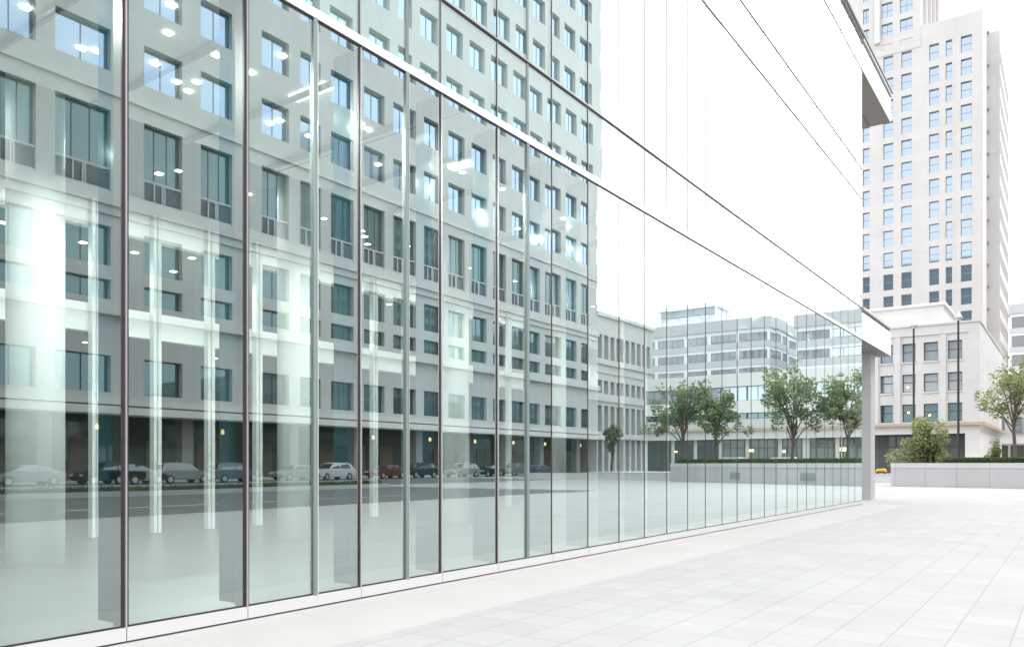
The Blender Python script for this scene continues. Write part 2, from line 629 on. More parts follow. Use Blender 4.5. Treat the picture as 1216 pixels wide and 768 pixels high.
# roof coping, roof
YE = wally(1057.2)
b = MB()
b.box(-D - 18, Y0, ZR - .05, -D + .03, YE, ZR + .02, 0)
b.build("roof", M_white, gb)
b = MB()
b.box(-D - .3, Y0, ZR + .02, -D + .10, YE + .06, ZR + .10, 0)
b.build("roof_coping", mat("grey coping", (.33, .32, .31), .5), gb)
# canopies running past the end of the glass
def canopy(z0, z1, depth):
    c = MB()
    c.box(-D - .06, Y1, z0, -D + .02, YE, z1 - .16)
    c.box(-D - depth, YE - .08, z0, -D - .062, YE, z1 - .16)
    c.box(-D - depth, Y1 + .01, z1 - .15, -D - .08, YE - .1, z1 - .02)
    c.build("canopy_fascia", M_fascia, gb)
    c = MB()
    c.box(-D - depth, Y1, z1 - .16, -D - .03, YE - .03, z1 - .05)
    c.build("canopy_reveal", mat("shadow line brown", (.22, .19, .165), .5), gb)  # brown tone carries the shadow line beneath the coping
    c = MB()
    c.box(-D - depth, Y1, z1 - .05, -D + .07, YE + .05, z1 + .03)
    c.build("canopy_coping", M_white, gb)
    c = MB()
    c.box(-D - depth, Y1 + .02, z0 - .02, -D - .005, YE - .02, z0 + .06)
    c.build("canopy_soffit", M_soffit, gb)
    c = MB()
    for dx in (.75, 2.6, 4.4):
        c.box(-D - dx - .03, Y1 + .03, z0 - .024, -D - dx, YE - .03, z0 - .018)
    c.build("soffit_joint", M_darkmet, gb)
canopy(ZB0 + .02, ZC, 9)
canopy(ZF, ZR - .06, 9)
b = MB()
b.box(-D - 18, Y1 - .25, 0, -D - .13, Y1 - .01, ZR - .06)
b.build("end_wall", M_fascia, gb)
# canopy columns
for x in (-7.25, -13.6):
    b = MB()
    b.box(x, 33.8, 0, x + .72, 34.55, ZB0 + .0)
    b.build("canopy_column", M_stone_col, gb)

# lobby
XB, XP, XW = -D - 3.67, -15.5, -25.0
b = MB()
b.box(XW, Y0, -.08, -D - .09, Y1 - .26, -.012)
b.build("lobby_floor", M_int_floor, gb)
b = MB()
b.box(XB, Y0, ZB0, -D - .03, Y1 - .26, ZC - .05)
b.build("perimeter_ceiling", M_int_white, gb)
b = MB()
b.box(XP, Y0, 6.8, XB - .01, Y1 - .26, 6.88)
b.box(XW, Y0, 5.95, XP - .2, Y1 - .26, 6.02)
b.build("lobby_ceiling", M_int_ceil, gb)
b = MB()
b.box(XW - .2, Y0, 0, XW, Y1 - .26, ZC - .05)
b.box(XW, Y0 - .2, 0, -D - .1, Y0 - .01, ZR - .06)
b.build("back_wall", M_int_dark, gb)
b = MB()
b.box(XP - .2, Y0, 5.98, XP, Y1 - .26, 6.79)
b.build("header_beam", M_int_white, gb)
b = MB()
b.box(XP - .2, Y0, 3.96, XP, Y1 - .26, 4.5)
b.build("gallery_edge", M_int_white, gb)
b = MB()
b.box(XW, Y0, 4.1, XP - .21, Y1 - .26, 4.3)
b.build("gallery_floor", M_int_ceil, gb)
for k in range(24):
    y = 6.75 + 1.25 * (k - 8)
    if y > Y1 - .6:
        break
    b = MB()
    b.box(XP + .01, y - .08, 0, XP + .16, y - .02, 6.5)
    b.box(XP + .01, y + .02, 0, XP + .16, y + .09, 6.5)
    b.box(XP + .04, y - .02, 0, XP + .10, y + .02, 6.5)
    b.build("partition_post", M_post, gb)
for k in range(7):
    y = 5.4 + 4.65 * (k - 1)
    b = MB()
    b.lathe(-12, y, [(0, -.012), (.365, -.012), (.365, 6.8)], 40)
    b.build("lobby_column", M_int_col, gb, smooth=True)
# round ducts across the perimeter ceiling
for k in range(22):
    y = 3.76 + 1.26 * (k - 2)
    if y > Y1 - .5:
        break
    if k % 3 == 2 and k > 6:
        continue
    b = MB()
    b.tube([(XB + .05, y, ZB0 - .05), (-D - .75, y, ZB0 - .05)], .04, 10)
    b.build("ceiling_tube", M_sage, gb)
lights_px = [(31, 8.5), (97, 57), (115, 60), (204, 6), (200, 38.6), (184, 75), (210, 97), (233.6, 97), (224, 108), (267, 115), (189, 206),
             (268, 230), (3.5, 264), (98.5, 287.6), (23, 286), (140, 296), (160, 299.6), (228, 306), (206, 322), (265.6, 336), (101, 406), (256, 425),
             (335, 66), (320.6, 146), (332, 143), (366.7, 161), (419, 176), (437, 153), (449, 195), (466.5, 209), (537, 197), (510.5, 224),
             (349, 254), (298, 86), (596.5, 224), (566.7, 242), (669, 259), (556, 318), (572, 325), (615, 271), (630, 273), (639, 344), (567, 383),
             (345, 338), (402.5, 354), (433, 280.5), (462, 361), (502, 299)]
def ceil_pt(px, py):
    s = (HZ - py) / (1276.0 - px)
    z = ZB0 if s > .362 else (6.8 if s > .285 else (5.95 if s > .19 else 4.1))
    a, c = ray(px)
    t = (z - EYE) / ((HZ - py) / F)
    return t * a, t * c, z
def downlight(x, y, z, s, power=70, gap=None):  # serves the lamp list and the added fill rows after it
    b = MB()
    b.box(x - s, y - s, z - .018, x + s, y + s, z - .002)
    b.build("ceiling_light", M_light, gb)
    for k in range(7):                              # none right against a column
        if math.hypot(x + 12, y - (5.4 + 4.65 * (k - 1))) < (gap or (1.6 if z < 5.9 else 4.2)) or abs(x - XP) < 1.3:
            return
    ld = bpy.data.lights.new("downlight", 'SPOT')
    ld.energy = power * 2.1
    ld.color = (1, .97, .92)
    ld.spot_size = R(176)
    ld.spot_blend = .25
    ld.shadow_soft_size = s * .8
    lo = bpy.data.objects.new("downlight", ld)
    sc.collection.objects.link(lo)
    lo.parent = gb
    lo.location = Vector((x, y, z - .10)) - gb.location
for px, py in lights_px:
    x, y, z = ceil_pt(px, py)
    if x < XW or y > Y1 - .6 or y < Y0:
        continue
    s = .034 if z < 5.9 else .058
    downlight(x, y, z, s, 8 if z < 5.9 else 90)
for k in range(16):  # added row near the glass, put in to brighten the columns
    downlight(-7.5, -3.2 + 2.1 * k, ZB0, .034, 75)
for k in range(20):  # added row before the partition, put in to light the header beam
    downlight(-13.5, -2.3 + 1.55 * k + (.0 if k % 3 else .4), 6.8, .045, 19, 1.2)
for x, z in ((-11.0, 6.8), (-14.2, 6.8), (-18.5, 5.95)):  # added lamps that fill the far part of the lobby with light
    for k in range(5):
        y = 13.5 + 3.6 * k + (x * .7) % 1.5
        if y < Y1 - .8:
            downlight(x, y, z, .05, 100)
b = MB()
for y in (.85, 5.5, 10.15, 14.8, 19.4, 24.0):
    b.box(XP + .02, y - .012, 6.794, XB - .02, y + .012, 6.799)
for y in (3.1, 7.8, 12.4, 17.1):
    b.box(XB + .02, y - .01, ZB0 - .006, -D - .2, y + .01, ZB0 - .001)
    b.box(XW + .02, y - .012, 5.944, XP - .25, y + .012, 5.949)
b.build("ceiling_joint", M_darkmet, gb)
for (p0, p1) in (((346, 115), (393, 101)), ((534, 198), (561, 193.6))):
    x0, y0, z = ceil_pt(*p0)
    x1, y1, z1 = ceil_pt(*p1)
    b = MB()
    y = (y0 + y1) / 2
    b.box(x0, y - .07, ZB0 - .03, x1, y + .07, ZB0 - .003)
    b.build("linear_light", M_light, gb)
# upper floors
for z0, z1 in ((ZC, ZD), (ZE, ZF)):
    b = MB()
    b.box(XW, Y0, z1 + .05, -D - .12, Y1 - .26, z1 + .9)
    b.build("floor_slab", M_int_white, gb)
    b = MB()
    b.box(-7.5, Y0, z0 + .01, -7.4, Y1 - .26, z1 + .04)
    b.build("bright_backing", M_int_white, gb)  # white sheet added close behind the upper panes to brighten them
b = MB()
b.box(XW, Y0, ZC - .04, -D - .12, Y1 - .26, ZC)
b.build("floor_slab", M_int_white, gb)
b = MB()
b.box(XW - .2, Y0, ZC - .04, XW, Y1 - .26, ZR - .06)
b.build("rear_wall", M_fascia, gb)

# ------------------------------------------------------------------ facade builder
def grid_wall(mb, P, us, zs, is_open, depth, m=0):
    """wall of cells; P(u, z, d) gives a point d behind the face; open cells become reveals"""
    for i in range(len(us) - 1):
        for j in range(len(zs) - 1):
            u0, u1, z0, z1 = us[i], us[i + 1], zs[j], zs[j + 1]
            if not is_open(i, j):
                mb.quad(P(u0, z0, 0), P(u1, z0, 0), P(u1, z1, 0), P(u0, z1, 0), m)
            else:
                mb.quad(P(u0, z0, 0), P(u0, z0, depth), P(u0, z1, depth), P(u0, z1, 0), m)
                mb.quad(P(u1, z0, 0), P(u1, z1, 0), P(u1, z1, depth), P(u1, z0, depth), m)
                mb.quad(P(u0, z0, 0), P(u1, z0, 0), P(u1, z0, depth), P(u0, z0, depth), m)
                mb.quad(P(u0, z1, 0), P(u0, z1, depth), P(u1, z1, depth), P(u1, z1, 0), m)

def window_mb(mb, w, h, P=None, bars=1, rail=None, fr=.07, th=.08):
    """frame (slot 0) and pane (slot 1), centred on u = 0, bottom at z = 0, facing -y"""
    def bx(u0, z0, u1, z1, d0, d1, m):
        if P is None:
            mb.box(u0, d0, z0, u1, d1, z1, m)
        else:
            a, c = P(u0, z0, d0), P(u1, z1, d1)
            mb.box(*a, *c, m)
    bx(-w / 2, 0, -w / 2 + fr, h, 0, th, 0)
    bx(w / 2 - fr, 0, w / 2, h, 0, th, 0)
    bx(-w / 2 + fr, 0, w / 2 - fr, fr, 0, th, 0)
    bx(-w / 2 + fr, h - fr, w / 2 - fr, h, 0, th, 0)
    for k in range(bars):
        u = -w / 2 + w * (k + 1) / (bars + 1)
        bx(u - fr / 2, fr, u + fr / 2, h - fr, .004, th, 0)
    if rail:
        bx(-w / 2 + fr, h * rail - fr / 2, w / 2 - fr, h * rail + fr / 2, .008, th, 0)
    bx(-w / 2 + fr, fr, w / 2 - fr, h - fr, th * .5, th * .9, 1)

def window_mesh(w, h, mats, bars=1, rail=None, fr=.07):
    b = MB()
    window_mb(b, w, h, None, bars, rail, fr)
    me = bpy.data.meshes.new("window")
    me.from_pydata(b.v, [], b.f)
    for k in mats:
        me.materials.append(k)
    me.polygons.foreach_set("material_index", b.m)
    me.update()
    return me
W_CACHE = {}
def win(parent, loc, rz, w, h, mats, bars=1, rail=None, fr=.07, name="window"):
    key = (round(w, 2), round(h, 2), mats[0].name, mats[1].name, bars, rail, fr)
    if key not in W_CACHE:
        W_CACHE[key] = window_mesh(w, h, mats, bars, rail, fr)
    return place(name, W_CACHE[key], loc, parent, rz)

# ------------------------------------------------------------------ limestone tower across the avenue (seen in the glass)
XT = KT * CT - 2 * D                        # its face, parallel to the glass wall
def myz(px, py=HZ):
    X = 1276.0 - px
    d = F * KT / X
    return d / CT - KT * ST, EYE + KT * (HZ - py) / X
tw = thing("limestone_tower", "tall pale limestone office tower with deep square windows above a street arcade", "tower", (XT, 65, 0))
YR = myz(711)[0]
cw = 3.25
iv = [(6.75, 7.05), (7.25, 7.58), (7.74, 8.11), (8.264, 8.74), (9.04, 9.425), (9.625, 9.985)]
colw = [((a + c) / 2 * 9.07 - KT * ST, (c - a) * 9.07) for a, c in iv]
colw += [(myz(326)[0] + 4.67 * k, cw) for k in range(0, 14)]
colw = [q for q in colw if q[0] + cw / 2 < YR - .6]
cols = [q[0] for q in colw]
CWD = dict(colw)
us = [10.0]
for c, w_ in colw:
    us += [c - w_ / 2, c + w_ / 2]
us.append(YR)
ztops = [36.5 + 6.5 * k for k in range(8)]
rows = [(7.2, 10.2, 'w'), (14.7, 16.3, 'g'), (17.4, 20.6, 'w'), (23.4, 30.0, 'l')] + [(t - 3.35, t, 's') for t in ztops]
zs = [5.9]
for a, c, k in rows:
    zs += [a, c]
zs.append(86.0)
b = MB()
PT = lambda u, z, d: (XT + d, u, z)
grid_wall(b, PT, us, zs, lambda i, j: i % 2 == 1 and j % 2 == 1, .62)
b.quad((XT, YR, 0), (XT + 30, YR, 0), (XT + 30, YR, 86), (XT, YR, 86))
b.quad((XT, 10, 0), (XT, 10, 86), (XT + 30, 10, 86), (XT + 30, 10, 0))
b.quad((XT + 30, 10, 0), (XT + 30, 10, 86), (XT + 30, YR, 86), (XT + 30, YR, 0))
b.quad((XT, 10, 86), (XT, YR, 86), (XT + 30, YR, 86), (XT + 30, 10, 86))
b.build("wall", M_tower, tw)
nw = 0
stuffw = MB()
allw = []
for c in cols:
    for (z0, z1, k) in rows:
        allw.append((c, z0, z1, k))
allw.sort(key=lambda q: (q[0] - 60) ** 2 * .3 + (q[1] - 25) ** 2)
for (c, z0, z1, k) in allw:
    mats = [M_frame, M_win_sky if k == 's' else M_win_dark]
    if nw < 96:
        nw += 1
        win(tw, (XT + .52, c, z0), R(-90), CWD[c], z1 - z0, mats, 1 if k != 'l' else 2)
    else:
        stuffw.box(XT + .52, c - CWD[c] / 2, z0, XT + .61, c + CWD[c] / 2, z1, 1 if k == 's' else 2)
        stuffw.box(XT + .49, c - .05, z0, XT + .519, c + .05, z1, 0)
o = stuffw.build("far_window", [M_frame, M_win_sky, M_win_dark], tw)
o["kind"] = "stuff"
b = MB()
for t in ztops + [30.0, 23.4]:
    b.box(XT + .35, YR + .004, t + .3, XT + 7, YR + 1.0, t + 4.3)
b.build("corner_bay", M_tower, tw)
# loggia rails
for c in cols:
    b = MB()
    b.box(XT + .15, c - CWD[c] / 2, 25.2, XT + .25, c + CWD[c] / 2, 25.35)
    b.box(XT + .15, c - CWD[c] / 2, 23.41, XT + .25, c + CWD[c] / 2, 23.6)
    for t in (-.75, .0, .2):
        b.box(XT + .15, c + t - .06, 23.6, XT + .25, c + t + .06, 25.2)
    b.box(XT + .3, c - CWD[c] / 2, 23.41, XT + .34, c + CWD[c] / 2, 25.1, 1)
    b.build("loggia_railing", [M_white, mat("slate rail infill", (.10, .11, .14), .5) if "slate rail infill" not in MATS else MATS["slate rail infill"]], tw)
# cornices and sills
for z0, z1, d in ((22.2, 23.0, .55), (21.5, 22.2, .25), (13.4, 14.2, .7), (6.2, 6.75, .9), (31.2, 31.6, .25)):
    b = MB()
    b.box(XT - d, 10, z0, XT - .004, YR, z1)
    b.build("cornice", M_podium, tw)
# street arcade: canopy, piers, recessed shops
b = MB()
b.box(XT - 2.4, 10, 5.35, XT - .01, YR, 5.95)
b.build("street_canopy", M_beige, tw)
b = MB()
b.box(XT + 5.0, 10, .1, XT + 5.2, YR, 5.85)
b.build("shop_front", M_shop, tw)
b = MB()
b.quad((XT + .01, 10, 5.85), (XT + 5.2, 10, 5.85), (XT + 5.2, YR, 5.85), (XT + .01, YR, 5.85))
b.build("arcade_ceiling", M_int_ceil, tw)
for i, c in enumerate(cols):
    y = c + 2.335
    if y > YR - .5:
        continue
    if i % 2 == 0:
        b = MB()
        b.box(XT + .1, y - .55, .1, XT + 1.1, y + .55, 5.84)
        b.build("arcade_pier", M_pier, tw)
    b = MB()
    b.box(XT + 4.9, y - 1.1, .1, XT + 4.98, y + 1.1, 3.6, 0)
    b.build("shop_panel", mat("shop lining", (.22, .19, .14), .7) if i == 0 else bpy.data.materials["shop lining"], tw)
    if i % 2 == 1:
        b = MB()
        b.tube([(XT + 2.5, y, 5.84), (XT + 2.5, y, 4.75)], .02, 6, 1)
        b.lathe(XT + 2.5, y, [(.0, 4.25), (.15, 4.3), (.18, 4.55), (.08, 4.75), (0, 4.78)], 10, 0)
        b.build("pendant_lamp", [M_warm, M_frame], tw)

# podium wing past the tower
pw = thing("podium_wing", "lower stone wing with an upper colonnade beside the limestone tower", "building", (XT, 126, 0))
YP = myz(777)[0]
n = 9
step = (YP - YR - 1.2) / n
us = [YR + .02]
for k in range(n):
    us += [YR + .9 + step * k, YR + .9 + step * k + step * .68]
us.append(YP)
zs = [.1, 5.6, 6.6, 11.2, 13.2, 15.4, 19.0, 23.0, 26.0]
b = MB()
grid_wall(b, lambda u, z, d: (XT + .3 + d, u, z), us, zs, lambda i, j: i % 2 == 1 and j in (0, 2, 4, 6), .9)
b.quad((XT + .3, YP, .1), (XT + 26, YP, .1), (XT + 26, YP, 26), (XT + .3, YP, 26))
b.quad((XT + .3, YR, 26), (XT + 26, YR, 26), (XT + 26, YP, 26), (XT + .3, YP, 26))
b.build("wall", M_podium, pw)
for z0, z1, d in ((26, 26.6, .5), (18.0, 18.5, .35), (16.6, 16.9, .2), (11.9, 12.4, .3), (5.7, 6.3, .6)):
    b = MB()
    b.box(XT + .3 - d, YR + .02, z0, XT + .296, YP + d, z1)
    b.build("cornice", M_podium, pw)
for k in range(n):
    c = YR + .9 + step * k + step * .34
    for z0, z1 in ((.1, 5.6), (6.6, 11.2), (13.2, 15.4), (19.0, 23.0)):
        win(pw, (XT + 1.1, c, z0), R(-90), step * .68, z1 - z0, [M_frame2, M_win_dark], 0, .75)
b = MB()
b.box(XT + 4, YR + 4, 26, XT + 8, YR + 7, 27.6)
b.build("roof_plant", M_band, pw)

# ------------------------------------------------------------------ banded grey office blocks (seen in the glass, and one direct)
def banded(name, label, x0, x1, Y, depth, ztop, zbot, floor, roofbox=None, side_x=None):
    t = thing(name, label, "office building", ((x0 + x1) / 2, Y, 0))
    b = MB()
    b.box(x0, Y, 0, x1, Y + depth, ztop - 2.1)
    b.build("wall", M_band2, t)
    b = MB()
    b.box(x0 - .4, Y - .4, ztop - 2.1, x1 + .4, Y + depth + .4, ztop)
    b.build("parapet", M_grey_dark, t)
    z = ztop - 2.1
    bandz = []
    while z - floor > zbot:
        z -= floor
        bandz.append(z)
    for z in bandz:
        b = MB()
        b.box(x0 - .12, Y - .12, z - .2, x1 + .12, Y + depth + .12, z + .95)
        b.build("spandrel_band", M_band, t)
        nwin = int((x1 - x0) / 5.2)
        wd = (x1 - x0) / nwin
        for k in range(nwin):
            win(t, (x0 + wd * (k + .5), Y - .07, z + .96), 0, wd * .86, floor - 1.7, [M_frame2, M_win_blue], 3, None, .09)
        nd = max(2, int(depth / 6))
        for k in range(nd):
            for sx, rz in ((x0 - .07, -90), (x1 + .07, 90)):
                win(t, (sx, Y + depth / nd * (k + .5), z + .96), R(rz), depth / nd * .8, floor - 1.7, [M_frame2, M_win_blue], 3, None, .09)
    if roofbox:
        xa, xb, zb = roofbox
        b = MB()
        ya, yb = Y + 1.2, Y + 9
        s = .35
        for x in (xa, xb - s):
            for y in (ya, yb - s):
                b.box(x, y, ztop, x + s, y + s, zb - .8)
        b.box(xa, ya, zb - .8, xb, yb, zb)
        b.box(xa + .5, ya + .6, ztop, xb - .5, yb - .6, ztop + (zb - ztop) * .45)
        b.build("roof_frame", M_band2, t)
        b = MB()
        nbay = 5
        for k in range(nbay):
            u0, u1 = xa + (xb - xa) * k / nbay, xa + (xb - xa) * (k + 1) / nbay
            a, c = (ztop, zb - .8) if k % 2 else (zb - .8, ztop)
            b.tube([(u0, ya + .3, a), (u1, ya + .3, c)], .06, 6)
        b.tube([(xa, ya + .3, (ztop + zb) / 2), (xb, ya + .3, (ztop + zb) / 2)], .08, 6)
        b.build("roof_brace", M_band, t)
        b = MB()
        b.box(xa + .45, ya + .62, ztop, xb - .45, yb - .62, zb - .81)
        b.build("roof_glazing", M_win_pale, t)
    return t
x0 = mfront(150, 913)[0]
zt = mfront(150, 913, 375)[1]
xa, xb = mfront(150, 850)[0], mfront(150, 778)[0]
banded("grey_office_block", "banded grey office block with braced roof frame beyond the limestone wing", x0, x0 + 34, 150, 30, zt, 8, 3.3, (xa, xb, mfront(150, 840, 358)[1]))
x1 = mfront(140, 946)[0]
zt2 = mfront(140, 980, 371)[1]
banded("grey_office_block", "banded grey office block with a rooftop box standing closest to the precast tower", x1 - 22, x1, 140, 26, zt2, 8, 3.2, (x1 - 20, x1 - 9.5, mfront(140, 1010, 345)[1]))
xg0 = front(210, 1199)[0]
banded("grey_office_block", "distant banded grey office block rising beyond the airy street tree", xg0, xg0 + 60, 210, 30, front(210, 1207, 361)[1], 6, 4.2)

# ------------------------------------------------------------------ low beige commercial block behind the street trees (in the glass)
lb = thing("low_commercial_block", "low beige building with ribbon windows and tan ledge above street shops", "building", (15, 90, 0))
lz = lambda py: mfront(90, 940, py)[1]
LX0, LX1 = -1.0, 31.0
b = MB()
b.box(LX0, 90.6, .1, LX1, 108, lz(439))
b.build("wall", M_dstone, lb)
for p0, p1, m, d, nm in ((439, 455, M_beige, 0, "parapet"), (473, 488, M_beige, 0, "spandrel_band"), (495.5, 508, M_dstone, 0, "spandrel_band"), (510, 520, M_dstone, 0, "shop_fascia"), (507.2, 510, M_ledge, -.35, "tan_ledge")):
    b = MB()
    b.box(LX0 - .02 + d * .1, 90 + d, lz(p1), LX1 + .02 - d * .1, 90.59, lz(p0))
    b.build(nm, m, lb)
nn = 10
for k in range(nn):
    wd = (LX1 - LX0) / nn
    x = LX0 + wd * (k + .5)
    win(lb, (x, 90.42, lz(473)), 0, wd - .05, lz(455) - lz(473), [M_frame2, M_win_blue], 2)
    win(lb, (x, 90.42, lz(495.5)), 0, wd - .05, lz(488) - lz(495.5), [M_frame, M_win_dark], 2)
    win(lb, (x, 90.42, .1), 0, wd - .5, lz(520) - .1, [M_frame, M_shop], 2, .75, .09, "shop_window")
    if k in (2, 4, 5, 8):
        b = MB()
        b.box(x + .9, 90.1, 2.6 + .1 * k % .3, x + 1.15 + .06 * (k % 3), 90.2, 3.0 + .1 * k % .4)
        b.build("lit_sign", M_warm, lb)

# ------------------------------------------------------------------ stone building straight ahead
def fx(Y, px): return front(Y, px)[0]
sb = thing("stone_corner_building", "four storey pale stone building with tan ledge standing in front of the tower", "building", (-12, 82, 0))
Y4 = 82.0
SX = fx(Y4, 1163.5)
z4 = lambda py, px=1105: front(Y4, px, py)[1]
wc = [(1045.3, 1060.3), (1071.4, 1087.2), (1096.8, 1113.9), (1125.6, 1142.6)]
opens = [(fx(Y4, a), fx(Y4, c)) for a, c in wc]
pitch = (opens[3][0] - opens[0][0]) / 3
for k in range(1, 6):
    opens.insert(0, (opens[0][0] - pitch, opens[0][1] - pitch))
us = [opens[0][0] - 1.5]
for a, c in opens:
    us += [a, c]
us.append(SX)
zr = [(z4(500.5), z4(479)), (z4(464.5), z4(443)), (z4(428), z4(406))]
zs = [z4(505)]
for a, c in zr:
    zs += [a, c]
ZT4 = front(Y4, 1163.5, 381)[1]
zs.append(ZT4)
b = MB()
P4 = lambda u, z, d: (u, Y4 + d, z)
grid_wall(b, P4, us, zs, lambda i, j: i % 2 == 1 and j % 2 == 1, .45)
yS = 108.0
sx_us = [Y4, yS]
b.quad((SX, Y4, .1), (SX, yS, .1), (SX, yS, ZT4), (SX, Y4, ZT4))
b.quad((us[0], Y4, ZT4), (SX, Y4, ZT4), (SX, yS, ZT4), (us[0], yS, ZT4))
b.quad((us[0], Y4, .1), (us[0], Y4, ZT4), (us[0], yS, ZT4), (us[0], yS, .1))
b.quad((fx(Y4, 1146), Y4, .1), (SX, Y4, .1), (SX, Y4, zs[0]), (fx(Y4, 1146), Y4, zs[0]))
b.quad((us[0], Y4, z4(515)), (fx(Y4, 1146), Y4, z4(515)), (fx(Y4, 1146), Y4, zs[0]), (us[0], Y4, zs[0]))
b.build("wall", M_dstone, sb)
# pilasters between window bays
for i in range(len(opens)):
    left = us[0] if i == 0 else opens[i - 1][1]
    a, c = left, opens[i][0]
    if c - a > .7:
        b = MB()
        m_ = (a + c) / 2
        b.box(m_ - (c - a) * .33, Y4 - .16, zs[0] + .02, m_ + (c - a) * .33, Y4 - .004, z4(398))
        b.build("pilaster", M_dstone, sb)
b = MB()
b.box(us[0], Y4 - .12, z4(397.5), fx(Y4, 1149), Y4 - .003, z4(396))
b.build("string_course", M_dstone, sb)
b = MB()
b.box(us[0], Y4 - .38, z4(505.5), SX + .38, Y4 - .002, z4(502))
b.box(SX + .002, Y4 - .002, z4(505.5), SX + .38, yS, z4(502))
b.build("tan_ledge", M_ledge, sb)
b = MB()
b.box(us[0] - .05, Y4 - .1, ZT4 - .02, SX + .1, Y4 + .4, ZT4 + .14)
b.box(SX - .4, Y4 + .41, ZT4 - .02, SX + .1, yS, ZT4 + .14)
b.build("parapet_coping", M_dstone, sb)
ri = random.Random(5)
for (a, c) in opens:
    for j, (z0, z1) in enumerate(zr):
        wo_ = win(sb, ((a + c) / 2, Y4 + .36, z0), 0, c - a, z1 - z0, [M_frame, M_win_blue if j else M_win_dark], 0, .55, .07)
        b = MB()
        b.box(a - .05, Y4 - .1, z0 - .16, c + .05, Y4 - .002, z0 - .01)
        b.build("window_sill", M_dstone, sb)
for px, py in ((1079, 490), (1078, 460), (1104, 493)):
    x, z = front(Y4 + .3, px, py)
    b = MB()
    b.lathe(x, Y4 + .28, [(0, z - .1), (.1, z - .07), (.12, z + .05), (0, z + .14)], 10)
    b.build("window_lamp", M_warm, sb)
# ground storey: dark recessed entrance
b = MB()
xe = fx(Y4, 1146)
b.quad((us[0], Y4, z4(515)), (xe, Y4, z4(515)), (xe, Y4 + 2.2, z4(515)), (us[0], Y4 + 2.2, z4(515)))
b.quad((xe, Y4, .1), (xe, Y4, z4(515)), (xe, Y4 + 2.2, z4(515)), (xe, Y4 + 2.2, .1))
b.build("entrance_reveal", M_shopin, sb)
nb = 8
for k in range(nb):
    w_ = (xe - us[0]) / nb
    win(sb, (us[0] + w_ * (k + .5), Y4 + 2.0, .1), 0, w_, z4(515) - .1, [M_frame, M_shop], 2, .72, .12, "shop_window")
# set-back box above it
YB = 97.0
pb = MB()
bx1 = fx(YB, 1120)
bz = front(YB, 1120, 361.7)[1]
pb.box(bx1 - 34, YB, .1, bx1, YB + 10, bz)
pb.build("set_back_storey", M_dstone, sb)
pb = MB()
pb.box(bx1 - 34, YB - .25, bz, bx1 + .25, YB + 10, bz + .3)
pb.build("parapet_coping", M_dstone, sb)

# ------------------------------------------------------------------ precast tower straight ahead
dt = thing("precast_tower", "tall white precast concrete tower with rows of small blue windows", "tower", (-28, 125, 0))
YT = 125.0
TX = fx(YT, 1167)
pxc = [(1024.6, 1032.8), (1049, 1060.7), (1070.3, 1082.6), (1103.4, 1115.1), (1123, 1130.7), (1141, 1154)]
op = [(fx(YT, a), fx(YT, c)) for a, c in pxc]
dx = op[3][0] - op[1][0]
for k in range(4):
    a = op[0][0] - 3.2
    op.insert(0, (a, a + (1.5 if k % 2 else 2.0)))
us = [op[0][0] - 2]
for a, c in op:
    us += [a, c]
us.append(TX)
zt0 = front(YT, 1147, 42.2)[1]
fl = 3.125
nfl = 15
zrows = [(zt0 - fl * k - 2.25, zt0 - fl * k) for k in range(nfl)][::-1]
zs = [.1]
for a, c in zrows:
    zs += [a, c]
ZTT = front(YT, 1166, 11)[1]
zs.append(ZTT)
b = MB()
PTT = lambda u, z, d: (u, YT + d, z)
grid_wall(b, PTT, us, zs, lambda i, j: i % 2 == 1 and j % 2 == 1, .5)
XU = fx(YT, 1093.5)
YTb = side(TX, 1172)[0]
b.quad((TX, YT, .1), (TX, YTb, .1), (TX, YTb, ZTT), (TX, YT, ZTT))
b.quad((us[0], YT, ZTT), (TX, YT, ZTT), (TX, YT + 40, ZTT), (us[0], YT + 40, ZTT))
b.quad((us[0], YT, .1), (us[0], YT, ZTT), (us[0], YT + 40, ZTT), (us[0], YT + 40, .1))
b.build("wall", M_dtower, dt)
for ci, (a, c) in enumerate(op[3:]):
    for (z0, z1) in zrows:
        win(dt, ((a + c) / 2, YT + .32, z0), 0, c - a, z1 - z0, [M_frame2, M_win_tower], 0, .52, .06)
b = MB()
for (a, c) in op[:3]:
    for (z0, z1) in zrows:
        b.box(a, YT + .35, z0, c, YT + .4, z1)
o = b.build("far_window", M_win_tower, dt)
o["kind"] = "stuff"
# rear shaft beside the front slab
SX2 = side(TX, 1172)[0]
xr = fx(SX2, 1187.3)
zr2 = front(SX2, 1187, 35.5)[1]
ye = side(xr, 1198)[0]
zfl = [.1]
k = 0
while zfl[-1] < zr2 - 4:
    zfl += [zfl[-1] + 1.3, zfl[-1] + 3.125]
zfl.append(zr2)
b = MB()
b.quad((TX - 6, SX2, .1), (xr, SX2, .1), (xr, SX2, zr2), (TX - 6, SX2, zr2))
b.quad((TX - 6, SX2, zr2), (xr, SX2, zr2), (xr, ye, zr2), (TX - 6, ye, zr2))
ny = 9
us2 = [SX2]
for k in range(ny):
    s_ = (ye - SX2) / ny
    us2 += [SX2 + s_ * (k + .2), SX2 + s_ * (k + .8)]
us2.append(ye)
grid_wall(b, lambda u, z, d: (xr - d, u, z), us2, zfl, lambda i, j: i % 2 == 1 and j % 2 == 1, .4)
b.build("rear_shaft", M_dtower, dt)
b = MB()
b.box(xr - .6, SX2 + .5, .2, xr - .42, ye - .5, zr2 - .3)
b.build("shaft_glazing", M_win_tower, dt)
for z in zfl[1::2]:
    b = MB()
    b.box(TX + .02, SX2 - .25, z - .1, TX + .3, SX2 - .02, z + .15)
    b.build("corner_bracket", M_frame2, dt)
